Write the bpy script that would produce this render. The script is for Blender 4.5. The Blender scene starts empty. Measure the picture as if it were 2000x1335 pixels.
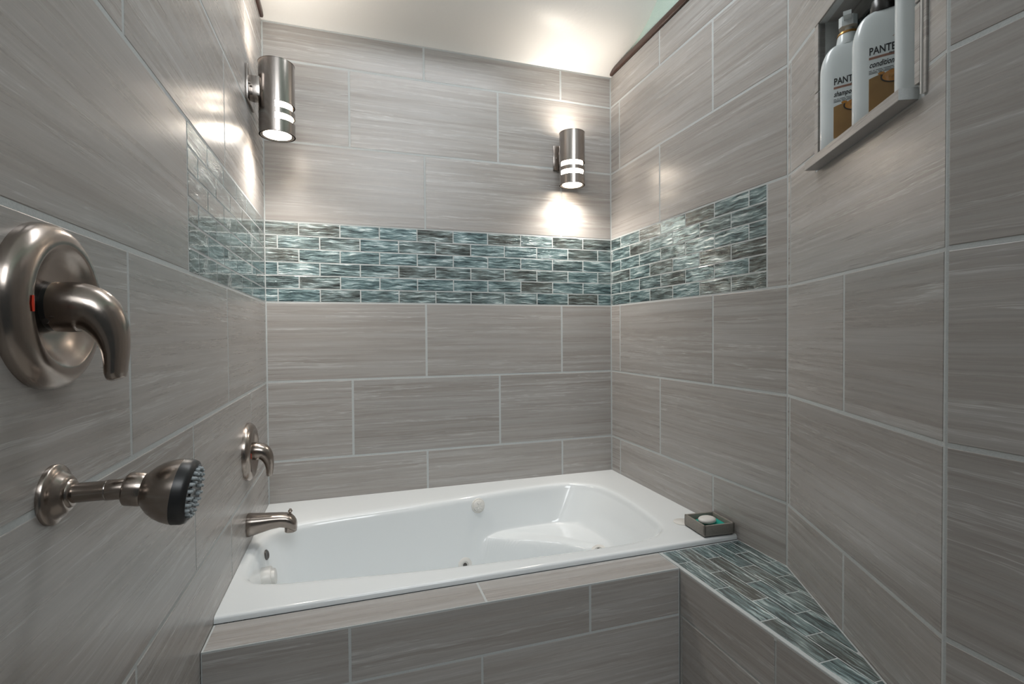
import bpy, bmesh, math, random
from mathutils import Vector, Matrix, Quaternion

# ------------------------------------------------------------------ units
# layout is measured in inches: x along the back wall, d out from the back
# wall towards the room, z up from the lower edge of the mosaic band.
IN = 0.0254
ZF = 52.0            # floor lies 52 in below the mosaic band
def V(x, d, z): return Vector((x * IN, -d * IN, (z + ZF) * IN))
def D(x, d, z): return Vector((x, -d, z)).normalized()
random.seed(7)
scene = bpy.context.scene
COL = scene.collection

# ------------------------------------------------------------------ camera
cam_d = bpy.data.cameras.new('camera'); cam = bpy.data.objects.new('camera', cam_d)
COL.objects.link(cam); scene.camera = cam
cam_d.sensor_width = 36.0; cam_d.lens = 976.41 / 2000 * 36.0
cam_d.clip_start = 0.02
yaw, pitch, roll = 0.3107, -0.0171, -0.0072
fwd = Vector((math.sin(yaw) * math.cos(pitch), math.cos(yaw) * math.cos(pitch), math.sin(pitch)))
rt = Vector((math.cos(yaw), -math.sin(yaw), 0)); up = rt.cross(fwd)
r2 = rt * math.cos(roll) + up * math.sin(roll); u2 = up * math.cos(roll) - rt * math.sin(roll)
M = Matrix((r2, u2, -fwd)).transposed().to_4x4()
M.translation = V(12.13, 82.285, -4.998)
cam.matrix_world = M

# ------------------------------------------------------------------ world, lights, exposure
w = bpy.data.worlds.new('world'); scene.world = w; w.use_nodes = True
bg = w.node_tree.nodes['Background']
bg.inputs[0].default_value = (0.84, 0.96, 1.0, 1); bg.inputs[1].default_value = 0.055
vs = scene.view_settings
vs.view_transform = 'Standard'; vs.look = 'None'; vs.gamma = 1.0; vs.use_curve_mapping = False
vs.exposure = 0.0
def area(name, loc, rot, sx, sy, power, col):
    l = bpy.data.lights.new(name, 'AREA'); l.shape = 'RECTANGLE'; l.size = sx; l.size_y = sy
    l.energy = power; l.color = col
    o = bpy.data.objects.new(name, l); COL.objects.link(o); o.location = loc; o.rotation_euler = rot
    return o
area('ceiling_lamp', V(28, 29, 53.5), (0, 0, 0), 0.9, 0.30, 8.0, (0.96, 0.98, 1.0))
room_fill = area('room_fill_light', V(28, 150, 66), (0, 0, 0), 1.3, 1.0, 34, (0.94, 0.98, 1.0))  # fill light added behind the camera to brighten the apron
room_fill.rotation_euler = (V(14, 30, -18) - room_fill.location).to_track_quat('-Z', 'Y').to_euler()

# ------------------------------------------------------------------ materials
def mat(name):
    m = bpy.data.materials.new(name); m.use_nodes = True
    return m, m.node_tree.nodes, m.node_tree.links, m.node_tree.nodes['Principled BSDF']
def simple(name, col, rough=0.5, metal=0.0, bump=0.0, bscale=60, spec=None, coat=0.0, vary=0.0):
    m, n, l, b = mat(name)
    b.inputs['Base Color'].default_value = (*col, 1); b.inputs['Roughness'].default_value = rough
    b.inputs['Metallic'].default_value = metal
    if coat: b.inputs['Coat Weight'].default_value = coat; b.inputs['Coat Roughness'].default_value = 0.05
    tc = n.new('ShaderNodeTexCoord')
    nz = n.new('ShaderNodeTexNoise'); nz.inputs['Scale'].default_value = bscale; nz.inputs['Detail'].default_value = 4
    l.new(tc.outputs['Object'], nz.inputs['Vector'])
    if bump:
        bp = n.new('ShaderNodeBump'); bp.inputs['Strength'].default_value = bump; bp.inputs['Distance'].default_value = 0.002
        l.new(nz.outputs['Fac'], bp.inputs['Height']); l.new(bp.outputs['Normal'], b.inputs['Normal'])
    if vary:
        mx = n.new('ShaderNodeMix'); mx.data_type = 'RGBA'
        mx.inputs['A'].default_value = (*[c * (1 - vary) for c in col], 1)
        mx.inputs['B'].default_value = (*[min(1, c * (1 + vary)) for c in col], 1)
        l.new(nz.outputs['Fac'], mx.inputs['Factor']); l.new(mx.outputs['Result'], b.inputs['Base Color'])
    return m
def emit(name, col, strength):
    m, n, l, b = mat(name)
    b.inputs['Base Color'].default_value = (0.9, 0.9, 0.9, 1)
    b.inputs['Emission Color'].default_value = (*col, 1); b.inputs['Emission Strength'].default_value = strength
    return m
def math_node(n, l, op, a, b):
    k = n.new('ShaderNodeMath'); k.operation = op
    for i, x in enumerate((a, b)):
        if isinstance(x, (int, float)): k.inputs[i].default_value = x
        else: l.new(x, k.inputs[i])
    return k.outputs[0]
def ramp(n, l, fac, stops, interp='LINEAR'):
    r = n.new('ShaderNodeValToRGB'); r.color_ramp.interpolation = interp
    e = r.color_ramp.elements
    while len(e) > 1: e.remove(e[-1])
    e[0].position = stops[0][0]; e[0].color = (*stops[0][1], 1)
    for p, c in stops[1:]:
        k = e.new(p); k.color = (*c, 1)
    l.new(fac, r.inputs['Fac'])
    return r.outputs['Color']
def streak_coords(n, l, sx, sz, warp, wscale):
    """object coordinates, shifted per object, with a gentle wave, stretched along local x"""
    tc = n.new('ShaderNodeTexCoord'); oi = n.new('ShaderNodeObjectInfo')
    off = n.new('ShaderNodeVectorMath'); off.operation = 'SCALE'
    off.inputs[0].default_value = (31.0, 17.0, 57.0); l.new(oi.outputs['Random'], off.inputs['Scale'])
    add = n.new('ShaderNodeVectorMath'); add.operation = 'ADD'
    l.new(tc.outputs['Object'], add.inputs[0]); l.new(off.outputs[0], add.inputs[1])
    wn = n.new('ShaderNodeTexNoise'); wn.inputs['Scale'].default_value = wscale; wn.inputs['Detail'].default_value = 2
    l.new(add.outputs[0], wn.inputs['Vector'])
    sep = n.new('ShaderNodeSeparateXYZ'); l.new(add.outputs[0], sep.inputs[0])
    wz = math_node(n, l, 'MULTIPLY', math_node(n, l, 'SUBTRACT', wn.outputs['Fac'], 0.5), warp)
    z2 = math_node(n, l, 'ADD', sep.outputs['Z'], wz)
    cmb = n.new('ShaderNodeCombineXYZ')
    l.new(math_node(n, l, 'MULTIPLY', sep.outputs['X'], sx), cmb.inputs['X'])
    l.new(math_node(n, l, 'MULTIPLY', sep.outputs['Y'], sx), cmb.inputs['Y'])
    l.new(math_node(n, l, 'MULTIPLY', z2, sz), cmb.inputs['Z'])
    return cmb.outputs[0], oi.outputs['Random'], add.outputs[0]
def noise(n, l, vec, scale, detail, rough=0.55):
    k = n.new('ShaderNodeTexNoise'); k.inputs['Scale'].default_value = scale; k.inputs['Detail'].default_value = detail
    k.inputs['Roughness'].default_value = rough
    l.new(vec, k.inputs['Vector']); return k.outputs['Fac']
def mixc(n, l, fac, a, b, mode='MIX'):
    k = n.new('ShaderNodeMix'); k.data_type = 'RGBA'; k.blend_type = mode
    for key, x in (('Factor', fac), ('A', a), ('B', b)):
        if isinstance(x, (int, float)): k.inputs[key].default_value = x
        elif isinstance(x, tuple): k.inputs[key].default_value = (*x, 1)
        else: l.new(x, k.inputs[key])
    return k.outputs['Result']

def make_tile_mat():
    m, n, l, b = mat('vein_cut_porcelain')
    v, rnd, raw = streak_coords(n, l, 1.2, 46.0, 0.012, 3.0)
    band = noise(n, l, v, 1.0, 6, 0.62)
    base = ramp(n, l, band, [(0.28, (0.314, 0.290, 0.271)), (0.46, (0.354, 0.332, 0.314)), (0.58, (0.378, 0.361, 0.347)), (0.76, (0.430, 0.420, 0.410))])
    v2, _, _ = streak_coords(n, l, 2.6, 230.0, 0.007, 14.0)
    fine = noise(n, l, v2, 1.0, 4, 0.65)
    v3, _, _ = streak_coords(n, l, 2.4, 105.0, 0.012, 8.0)
    veins = noise(n, l, v3, 1.0, 3, 0.6)
    patch = noise(n, l, v, 0.55, 2)
    pm = ramp(n, l, patch, [(0.40, (0.05,) * 3), (0.64, (1.0,) * 3)])
    ridge = ramp(n, l, veins, [(0.54, (0, 0, 0)), (0.56, (1, 1, 1)), (0.585, (0.1,) * 3), (0.62, (0.12,) * 3), (0.64, (0.8,) * 3), (0.67, (0.2,) * 3)])
    f1 = mixc(n, l, 1.0, ridge, pm, 'MULTIPLY')
    c = mixc(n, l, math_node(n, l, 'MULTIPLY', f1, 0.75), base, (0.60, 0.605, 0.60))
    dk = ramp(n, l, veins, [(0.40, (1, 1, 1)), (0.45, (0.5,) * 3), (0.50, (0, 0, 0))])
    d1 = mixc(n, l, 1.0, dk, pm, 'MULTIPLY')
    c = mixc(n, l, math_node(n, l, 'MULTIPLY', d1, 0.06), c, (0.22, 0.195, 0.175))
    gr = ramp(n, l, fine, [(0.32, (0.91,) * 3), (0.5, (1.0,) * 3), (0.70, (1.11,) * 3)])
    c = mixc(n, l, 1.0, c, gr, 'MULTIPLY')
    tone = math_node(n, l, 'ADD', math_node(n, l, 'MULTIPLY', rnd, 0.12), 0.94)
    tn = n.new('ShaderNodeCombineXYZ')
    for i in range(3): l.new(tone, tn.inputs[i])
    c = mixc(n, l, 1.0, c, tn.outputs[0], 'MULTIPLY')
    l.new(c, b.inputs['Base Color'])
    rr = math_node(n, l, 'ADD', math_node(n, l, 'MULTIPLY', band, 0.16), 0.20)
    l.new(rr, b.inputs['Roughness'])
    bp = n.new('ShaderNodeBump'); bp.inputs['Strength'].default_value = 0.10; bp.inputs['Distance'].default_value = 0.0015
    l.new(fine, bp.inputs['Height']); l.new(bp.outputs['Normal'], b.inputs['Normal'])
    return m
def make_glass_tile_mat():
    m, n, l, b = mat('streaked_glass')
    v, rnd, raw = streak_coords(n, l, 13.0, 175.0, 0.015, 22.0)
    f0 = noise(n, l, v, 1.0, 6, 0.66)
    v9, _, _ = streak_coords(n, l, 9.0, 45.0, 0.02, 12.0)
    f9 = noise(n, l, v9, 1.0, 2)
    f = math_node(n, l, 'ADD', f0, math_node(n, l, 'MULTIPLY', math_node(n, l, 'SUBTRACT', f9, 0.5), 0.38))
    teal = ramp(n, l, f, [(0.30, (0.010, 0.018, 0.021)), (0.41, (0.060, 0.100, 0.108)), (0.50, (0.145, 0.220, 0.228)), (0.585, (0.31, 0.42, 0.43)), (0.70, (0.86, 0.93, 0.93))])
    brown = ramp(n, l, f, [(0.30, (0.012, 0.012, 0.011)), (0.41, (0.064, 0.067, 0.059)), (0.51, (0.135, 0.152, 0.143)), (0.60, (0.28, 0.345, 0.34)), (0.71, (0.82, 0.9, 0.9))])
    pat = noise(n, l, raw, 9.0, 2)
    k = math_node(n, l, 'ADD', math_node(n, l, 'MULTIPLY', math_node(n, l, 'SUBTRACT', rnd, 0.55), 1.3), pat)
    kk = ramp(n, l, k, [(0.25, (0, 0, 0)), (0.95, (1, 1, 1))])
    c = mixc(n, l, kk, teal, brown)
    l.new(c, b.inputs['Base Color'])
    b.inputs['Metallic'].default_value = 0.40
    b.inputs['Roughness'].default_value = 0.22
    b.inputs['Coat Weight'].default_value = 1.0; b.inputs['Coat Roughness'].default_value = 0.02
    bp = n.new('ShaderNodeBump'); bp.inputs['Strength'].default_value = 0.7; bp.inputs['Distance'].default_value = 0.004
    l.new(f, bp.inputs['Height']); l.new(bp.outputs['Normal'], b.inputs['Normal'])
    cb = n.new('ShaderNodeBump'); cb.inputs['Strength'].default_value = 0.10; cb.inputs['Distance'].default_value = 0.002
    l.new(noise(n, l, raw, 45.0, 1), cb.inputs['Height']); l.new(cb.outputs['Normal'], b.inputs['Coat Normal'])
    return m
def make_nickel(name='brushed_nickel', col=(0.36, 0.312, 0.278), r0=0.19):
    m, n, l, b = mat(name)
    b.inputs['Base Color'].default_value = (*col, 1); b.inputs['Metallic'].default_value = 1.0
    tc = n.new('ShaderNodeTexCoord')
    nz = noise(n, l, tc.outputs['Object'], 220.0, 2)
    l.new(math_node(n, l, 'ADD', math_node(n, l, 'MULTIPLY', nz, 0.10), r0), b.inputs['Roughness'])
    b.inputs['Anisotropic'].default_value = 0.35
    return m
MT = make_tile_mat(); MG = make_glass_tile_mat(); MN = make_nickel()
M_grout = simple('grout', (0.49, 0.515, 0.515), 0.85, bump=0.2, bscale=300, vary=0.12)
M_white = simple('white_acrylic', (0.80, 0.835, 0.85), 0.12, coat=0.3, bscale=5, vary=0.01)
M_fixture = simple('white_plastic', (0.74, 0.73, 0.70), 0.3, bscale=20, vary=0.02)
M_paint = simple('white_ceiling_paint', (0.84, 0.84, 0.82), 0.40, bump=0.25, bscale=90)
M_green = simple('pale_green_wall_paint', (0.50, 0.63, 0.57), 0.45, bump=1.0, bscale=140)
M_wood = simple('dark_stained_wood', (0.060, 0.028, 0.020), 0.35, bump=0.2, bscale=90, vary=0.35)
M_floor = simple('floor_tile', (0.42, 0.40, 0.37), 0.4, bump=0.1, vary=0.1, bscale=12)
M_black = simple('black_plastic', (0.018, 0.018, 0.019), 0.35, bscale=50, vary=0.05)
M_nozzle = simple('grey_rubber', (0.36, 0.40, 0.42), 0.55, bscale=50, vary=0.05)
M_drain = simple('dark_metal', (0.16, 0.15, 0.145), 0.3, metal=1.0, bscale=50, vary=0.1)
M_red = simple('red_marker_paint', (0.55, 0.035, 0.012), 0.4, bscale=50, vary=0.05)
M_stone = simple('dark_grey_stone', (0.24, 0.222, 0.198), 0.5, bump=0.15, bscale=150, vary=0.2)
M_soap = simple('white_soap', (0.72, 0.71, 0.68), 0.4, bscale=30, vary=0.03)
M_teal = simple('teal_sponge', (0.005, 0.34, 0.27), 0.7, bump=0.6, bscale=260, vary=0.15)
M_bottle = simple('white_bottle_plastic', (0.70, 0.76, 0.78), 0.22, coat=0.4, bscale=10, vary=0.01)
M_ink = simple('black_ink', (0.012, 0.012, 0.016), 0.4, bscale=50, vary=0.05)
M_greyink = simple('grey_ink', (0.16, 0.17, 0.18), 0.5, bscale=50, vary=0.05)
M_pink = simple('rose_gold_ink', (0.56, 0.33, 0.26), 0.35, bscale=200, vary=0.1)
M_gold = simple('gold_label', (0.56, 0.35, 0.15), 0.3, metal=0.0, bscale=14, vary=0.35)
M_amber = simple('amber_drop', (0.46, 0.19, 0.018), 0.15, bscale=60, vary=0.3, coat=0.5)
M_goldring = simple('gold_collar', (0.42, 0.22, 0.06), 0.25, metal=0.6, bscale=40, vary=0.1)
M_darkcap = simple('dark_brown_cap', (0.012, 0.010, 0.009), 0.25, bscale=40, vary=0.1)
M_lens = emit('frosted_lamp_glass', (1.0, 0.86, 0.70), 26.0)
M_steel = make_nickel('satin_steel', (0.38, 0.345, 0.32), 0.15)

# ------------------------------------------------------------------ object helpers
def tag(o, label=None, cat=None, group=None, kind=None):
    if label: o['label'] = label
    if cat: o['category'] = cat
    if group: o['group'] = group
    if kind: o['kind'] = kind
    return o
def link(name, me, parent=None, mw=None):
    o = bpy.data.objects.new(name, me); COL.objects.link(o)
    if parent is not None:
        o.parent = parent
        o.matrix_parent_inverse = Matrix.Identity(4)
        if mw is not None: o.matrix_local = parent.matrix_world.inverted() @ mw if parent.get('_loc') else mw
    elif mw is not None: o.matrix_world = mw
    return o
def mesh_from(name, bm, material, smooth=False, angle=None):
    me = bpy.data.meshes.new(name); bmesh.ops.recalc_face_normals(bm, faces=bm.faces[:])
    bm.to_mesh(me); bm.free(); me.materials.append(material)
    if smooth:
        for p in me.polygons: p.use_smooth = True
        if angle:
            try: me.set_sharp_from_angle(angle=math.radians(angle))
            except Exception: pass
    return me
def add_box(bm, a, b, bev=0.0):
    """axis box between two corner points (blender coordinates)"""
    lo = [min(a[i], b[i]) for i in range(3)]; hi = [max(a[i], b[i]) for i in range(3)]
    r = bmesh.ops.create_cube(bm, size=1.0)
    for v in r['verts']:
        v.co = Vector([lo[i] + (v.co[i] + 0.5) * (hi[i] - lo[i]) for i in range(3)])
    if bev:
        es = list({e for v in r['verts'] for e in v.link_edges})
        bmesh.ops.bevel(bm, geom=es, offset=bev, segments=2, profile=0.5, affect='EDGES')
def prism(bm, pts, vec):
    """extrude polygon pts (Vectors) along vec"""
    a = [bm.verts.new(p) for p in pts]; b = [bm.verts.new(p + vec) for p in pts]
    bm.faces.new(a); bm.faces.new(b[::-1])
    k = len(pts)
    for i in range(k): bm.faces.new((a[i], b[i], b[(i + 1) % k], a[(i + 1) % k]))
def frame_from(axis, hint=Vector((0, 0, 1))):
    z = axis.normalized(); x = hint.cross(z)
    if x.length < 1e-4: x = Vector((0, 1, 0)).cross(z)
    x.normalize(); y = z.cross(x)
    return x, y, z
def lathe(bm, origin, axis, prof, seg=48, cap=True):
    """prof: list of (h along axis, radius) in inches"""
    x, y, z = frame_from(axis); rings = []
    for h, r in prof:
        c = origin + z * (h * IN)
        if r < 1e-5: rings.append([bm.verts.new(c)])
        else: rings.append([bm.verts.new(c + (x * math.cos(2 * math.pi * i / seg) + y * math.sin(2 * math.pi * i / seg)) * (r * IN)) for i in range(seg)])
    for A, B in zip(rings, rings[1:]):
        for i in range(seg):
            j = (i + 1) % seg
            if len(A) == 1 and len(B) == 1: continue
            if len(A) == 1: bm.faces.new((A[0], B[i], B[j]))
            elif len(B) == 1: bm.faces.new((A[i], B[0], A[j]))
            else: bm.faces.new((A[i], B[i], B[j], A[j]))
    if cap:
        for R in (rings[0], rings[-1]):
            if len(R) > 1: bm.faces.new(R)
    return rings
def sweep(bm, path, secs, hint, seg=28):
    """elliptic sections (ru, rv) along path points; u lies along hint"""
    rings = []; k = len(path)
    for i, p in enumerate(path):
        t = (path[min(i + 1, k - 1)] - path[max(i - 1, 0)]).normalized()
        u = (hint - t * hint.dot(t)).normalized(); v = t.cross(u)
        ru, rv = secs[i]
        rings.append([bm.verts.new(p + u * (ru * math.cos(2 * math.pi * j / seg)) + v * (rv * math.sin(2 * math.pi * j / seg))) for j in range(seg)])
    for A, B in zip(rings, rings[1:]):
        for j in range(seg): bm.faces.new((A[j], B[j], B[(j + 1) % seg], A[(j + 1) % seg]))
    bm.faces.new(rings[0]); bm.faces.new(rings[-1])
def part(name, bm, material, parent, smooth=True, angle=40):
    return link(name, mesh_from(name, bm, material, smooth, angle), parent)
def empty(name, loc):
    o = bpy.data.objects.new(name, None); COL.objects.link(o); o.location = loc; o.empty_display_size = 0.05
    return o
def adopt(root, *parts):
    """parts were built in world space: hang them under a root that stands somewhere"""
    for o in parts:
        o.parent = root; o.matrix_parent_inverse = Matrix.Translation(-root.location)

# ------------------------------------------------------------------ tiles
_tile_cache = {}
def tile_mesh(wu, wv, th, material, ch):
    key = (round(wu, 3), round(wv, 3), th, material.name)
    if key in _tile_cache: return _tile_cache[key]
    bm = bmesh.new(); a, c = wu / 2, wv / 2
    def ring(x, z, y): return [bm.verts.new((x * sx * IN, y * IN, z * sz * IN)) for sx, sz in ((-1, -1), (1, -1), (1, 1), (-1, 1))]
    R = [ring(a, c, th), ring(a, c, ch), ring(a - ch * 0.35, c - ch * 0.35, ch * 0.3), ring(a - ch, c - ch, 0)]
    for A, B in zip(R, R[1:]):
        for i in range(4): bm.faces.new((A[i], A[(i + 1) % 4], B[(i + 1) % 4], B[i]))
    bm.faces.new(R[-1]); bm.faces.new(R[0][::-1])
    me = mesh_from('tile', bm, material); _tile_cache[key] = me
    return me
class Plane:
    """a tiled plane: origin, u and v directions, outward normal n (unit blender vectors)"""
    def __init__(s, o, u, v, n): s.o, s.u, s.v, s.n = o, u, v, n
    def pt(s, u, v, h=0): return s.o + s.u * (u * IN) + s.v * (v * IN) + s.n * (h * IN)
    def mw(s, u, v, h=0):
        m = Matrix((s.u, -s.n, s.v)).transposed().to_4x4(); m.translation = s.pt(u, v, h); return m
def add_tile(pl, parent, u0, u1, v0, v1, gap, material=None, name='tile', th=0.30, ch=0.05):
    material = material or MT
    g = gap / 2; a, b, c, d = u0 + g, u1 - g, v0 + g, v1 - g
    if b - a < 0.08 or d - c < 0.08: return
    me = tile_mesh(b - a, d - c, th, material, ch)
    h = random.uniform(-0.012, 0.012) if name == 'tile' else random.uniform(-0.006, 0.006)
    return link(name, me, parent, pl.mw((a + b) / 2, (c + d) / 2, h))
def row(pl, parent, u0, u1, v0, v1, joints, gap=0.30, **k):
    e = [u0] + [j for j in sorted(joints) if u0 + 0.1 < j < u1 - 0.1] + [u1]
    for a, b in zip(e, e[1:]): add_tile(pl, parent, a, b, v0, v1, gap, **k)
def mosaic(pl, parent, u0, u1, v0, v1, offs, pitch, rows=6):
    h = (v1 - v0) / rows
    for r in range(rows):
        off = offs[r % 2]
        js = [off + pitch * k for k in range(-4, 20)]
        row(pl, parent, u0, u1, v0 + (rows - 1 - r) * h, v0 + (rows - r) * h, js, gap=0.16, material=MG, name='glass_tile', th=0.25, ch=0.035)
def poly_tile(pl, parent, pts, th=0.30, material=None, name='tile'):
    """tile cut to an outline given in plane coordinates"""
    cu = sum(p[0] for p in pts) / len(pts); cv = sum(p[1] for p in pts) / len(pts)
    bm = bmesh.new()
    prism(bm, [Vector(((u - cu) * IN, 0, (v - cv) * IN)) for u, v in pts], Vector((0, th * IN, 0)))
    return link(name, mesh_from(name, bm, material or MT), parent, pl.mw(cu, cv))
def slab(name, pl, polys, kind='structure', parent=None, mtl=None, front=-0.025, back=-3.0):
    bm = bmesh.new()
    for pts in polys: prism(bm, [pl.pt(u, v, front) for u, v in pts], pl.n * ((back - front) * IN))
    o = link(name, mesh_from(name, bm, mtl or M_grout), parent)
    if kind: o['kind'] = kind
    return o
def rect(u0, u1, v0, v1): return [(u0, v0), (u1, v0), (u1, v1), (u0, v1)]

X = Vector((1, 0, 0)); Y = Vector((0, 1, 0)); Zv = Vector((0, 0, 1))
W = 57.84; p = 12.03; TOP = 41.56; RIM = -30.35; DECK = -30.95; q = 24.05
FL = -ZF
# ------------------------------------------------------------------ back wall
PB = Plane(V(0, 0, 0), X, Zv, -Y)
wb = slab('wall_back', PB, [rect(-3, W + 3, FL, TOP)])
tag(wb, 'back wall of grey vein cut tiles with a glass mosaic band')
A, B_ = [23.83, 47.9], [12.24, 36.3]
row(PB, wb, 0, W, RIM - 1, -2 * p, A); row(PB, wb, 0, W, -2 * p, -p, B_); row(PB, wb, 0, W, -p, 0, A)
mosaic(PB, wb, 0, W, 0, p, (4.69, 7.66), 5.93)
row(PB, wb, 0, W, p, 2 * p, A); row(PB, wb, 0, W, 2 * p, 3 * p, B_); row(PB, wb, 0, W, 3 * p, TOP, A)
# ------------------------------------------------------------------ left wall
PL = Plane(V(0, 0, 0), -Y, Zv, X)
LEN = 100.0
wl = slab('wall_left', PL, [rect(-0.5, LEN, FL, TOP)])
tag(wl, 'left wall of grey vein cut tiles carrying taps and a lamp')
jl1 = [24.17 + q * k for k in range(4)]; jl2 = [12.4 + 24.1 * k for k in range(5)]
LM = 36.77
for v0, v1, js in ((FL, -4 * p, jl2), (-4 * p, -3 * p, jl1), (-3 * p, -2 * p, jl1 if False else jl1), (-2 * p, -p, jl2), (-p, 0, jl1), (p, 2 * p, jl1), (2 * p, 3 * p, jl2), (3 * p, TOP, jl1)):
    if v0 == -4 * p: js = jl2
    row(PL, wl, 0, LEN, v0, v1, js)
row(PL, wl, LM, LEN, 0, p, [60.9, 84.9])
mosaic(PL, wl, 0, LM, 0, p, (7.4, 10.4), 5.90)
# ------------------------------------------------------------------ right wall
PR = Plane(V(W, 0, 0), -Y, Zv, -X)
RE = 39.16
wr = slab('wall_right', PR, [rect(-0.5, RE + 1.2, FL, TOP)])
tag(wr, 'right end wall of grey tiles with a glass mosaic band')
jr1, jr2 = [3.12, 27.2], [15.26]
row(PR, wr, 0, RE, RIM - 1, -2 * p, jr1); row(PR, wr, 0, RE, -2 * p, -p, jr2); row(PR, wr, 0, RE, -p, 0, jr1)
mosaic(PR, wr, 0, 36.25, 0, p, (3.45, 6.5), 6.01)
add_tile(PR, wr, 36.25, RE, 0, p, 0.24)
row(PR, wr, 0, RE, p, 2 * p, jr2); row(PR, wr, 0, RE, 2 * p, 3 * p, jr1); row(PR, wr, 0, RE, 3 * p, TOP, jr2)
# ------------------------------------------------------------------ angled wall with the niche
ANG = 0.463; DL = 24.63
T = Vector((-math.sin(ANG), -math.cos(ANG), 0))            # towards the room
N = Vector((-math.cos(ANG), math.sin(ANG), 0))             # out of the angled wall
PA = Plane(V(W, RE, 0), T, Zv, N)
NS0, NS1, NZ0, NZ1, NDEP = 7.5, 21.9, 11.15, 24.0, 3.6
wa = slab('wall_angled', PA, [rect(0, DL, FL, 10.3), rect(0, NS0, 10.3, NZ1), rect(NS1, DL, 10.3, NZ1), rect(0, DL, NZ1, TOP)], back=-2.0)
tag(wa, 'angled corner wall of grey tiles with a shower niche')
row(PA, wa, 0, DL, -4 * p, -3 * p, [0.7]); row(PA, wa, 0, DL, -3 * p, -2 * p, [12.28])
row(PA, wa, 0, DL, -2 * p, -p, [0.62]); row(PA, wa, 0, DL, -p, 0, [12.28])
add_tile(PA, wa, 0, 0.75, 0, p, 0.2)
g = 0.12
poly_tile(PA, wa, [(0.75 + g, g), (DL - g, g), (DL - g, p - g), (22.85, p - g), (22.85, 10.25), (6.7, 10.25), (6.7, p - g), (0.75 + g, p - g)])
add_tile(PA, wa, 0, 0.75, p, 2 * p, 0.2)
add_tile(PA, wa, 0.75, 6.7, p, 2 * p, 0.2); add_tile(PA, wa, 22.85, DL, p, 2 * p, 0.2)
row(PA, wa, 0, DL, 2 * p + 0.1, 3 * p, [12.28]); row(PA, wa, 0, DL, 3 * p, TOP, [0.7])
# niche box (backing) and its lining
bm = bmesh.new()
for u0, u1, v0, v1, h0, h1 in ((NS0 - 1, NS1 + 1, 10.0, NZ1 + 1, -NDEP - 0.3, -NDEP - 1.2), (NS0 - 1.2, NS0 - 0.3, 10, NZ1 + 1, -0.4, -NDEP - 1), (NS1 + 0.3, NS1 + 1.2, 10, NZ1 + 1, -0.4, -NDEP - 1), (NS0 - 1, NS1 + 1, NZ1 + 0.3, NZ1 + 1.2, -0.4, -NDEP - 1), (NS0 - 1, NS1 + 1, 9.4, 10.3, -0.4, -NDEP - 1)):
    prism(bm, [PA.pt(u0, v0, h0), PA.pt(u1, v0, h0), PA.pt(u1, v1, h0), PA.pt(u0, v1, h0)], N * ((h1 - h0) * IN))
nb = link('niche_backing', mesh_from('niche_backing', bm, M_grout), wa)
PN = Plane(PA.pt(NS0, NZ0, -NDEP), T, Zv, N)
mosaic(PN, nb, 0, NS1 - NS0, 0, NZ1 - NZ0, (2.5, 5.4), 5.93)
PJ = Plane(PA.pt(NS0, NZ0, -0.55), -N, Zv, T)               # far jamb, facing the room end
mosaic(PJ, nb, 0, NDEP - 0.6, 0, NZ1 - NZ0, (9, 1.6), 5.93)
PJ2 = Plane(PA.pt(NS1, NZ0, -0.55), -N, Zv, -T)
mosaic(PJ2, nb, 0, NDEP - 0.6, 0, NZ1 - NZ0, (9, 1.6), 5.93)
PS = Plane(PA.pt(NS0, NZ1, -0.55), T, -N, -Zv)
row(PS, nb, 0, NS1 - NS0, 0, NDEP - 0.6, [7.2], gap=0.12)
# niche frame of cut tile strips, standing a little proud of the wall
def strip(pl, parent, u0, u1, v0, v1, h0, h1, name='trim_strip'):
    bm = bmesh.new(); cu, cv = (u0 + u1) / 2, (v0 + v1) / 2
    add_box(bm, ((u0 - cu) * IN, -h1 * IN, (v0 - cv) * IN), ((u1 - cu) * IN, -h0 * IN, (v1 - cv) * IN), 0.0012)
    return link(name, mesh_from(name, bm, MT), parent, pl.mw(cu, cv))
strip(PA, wa, 6.75, 7.5, 11.2, 17.6, -0.55, 0.12); strip(PA, wa, 6.75, 7.5, 17.7, 24.0, -0.55, 0.12)
strip(PA, wa, 21.9, 22.45, 11.2, 16.4, -0.55, 0.25); strip(PA, wa, 21.9, 22.45, 16.55, 24.0, -0.55, 0.25)
strip(PA, wa, 22.57, 22.88, 10.35, 24.0, -0.3, 0.14)
bm = bmesh.new(); prism(bm, [PA.pt(u, v, -0.3) for u, v in rect(22.46, 22.56, 10.4, 24.0)], N * (0.52 * IN))
o = link('metal_edging', mesh_from('metal_edging', bm, M_fixture), wa)
strip(PA, wa, 6.75, 22.8, 24.03, 24.75, -0.55, 0.14)
sill = strip(PA, wa, 7.15, 21.85, 10.32, 11.12, -NDEP, 1.15, 'niche_sill')
tag(sill, 'grey tile sill jutting out under the niche')
bm = bmesh.new(); prism(bm, [PA.pt(u, v, -0.5) for u, v in rect(21.86, 21.93, 10.34, 11.12)], N * (1.67 * IN))
cap_end = link('sill_end', mesh_from('sill_end', bm, M_grout), wa)
tag(cap_end, 'pale cut end of the niche sill')
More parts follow.
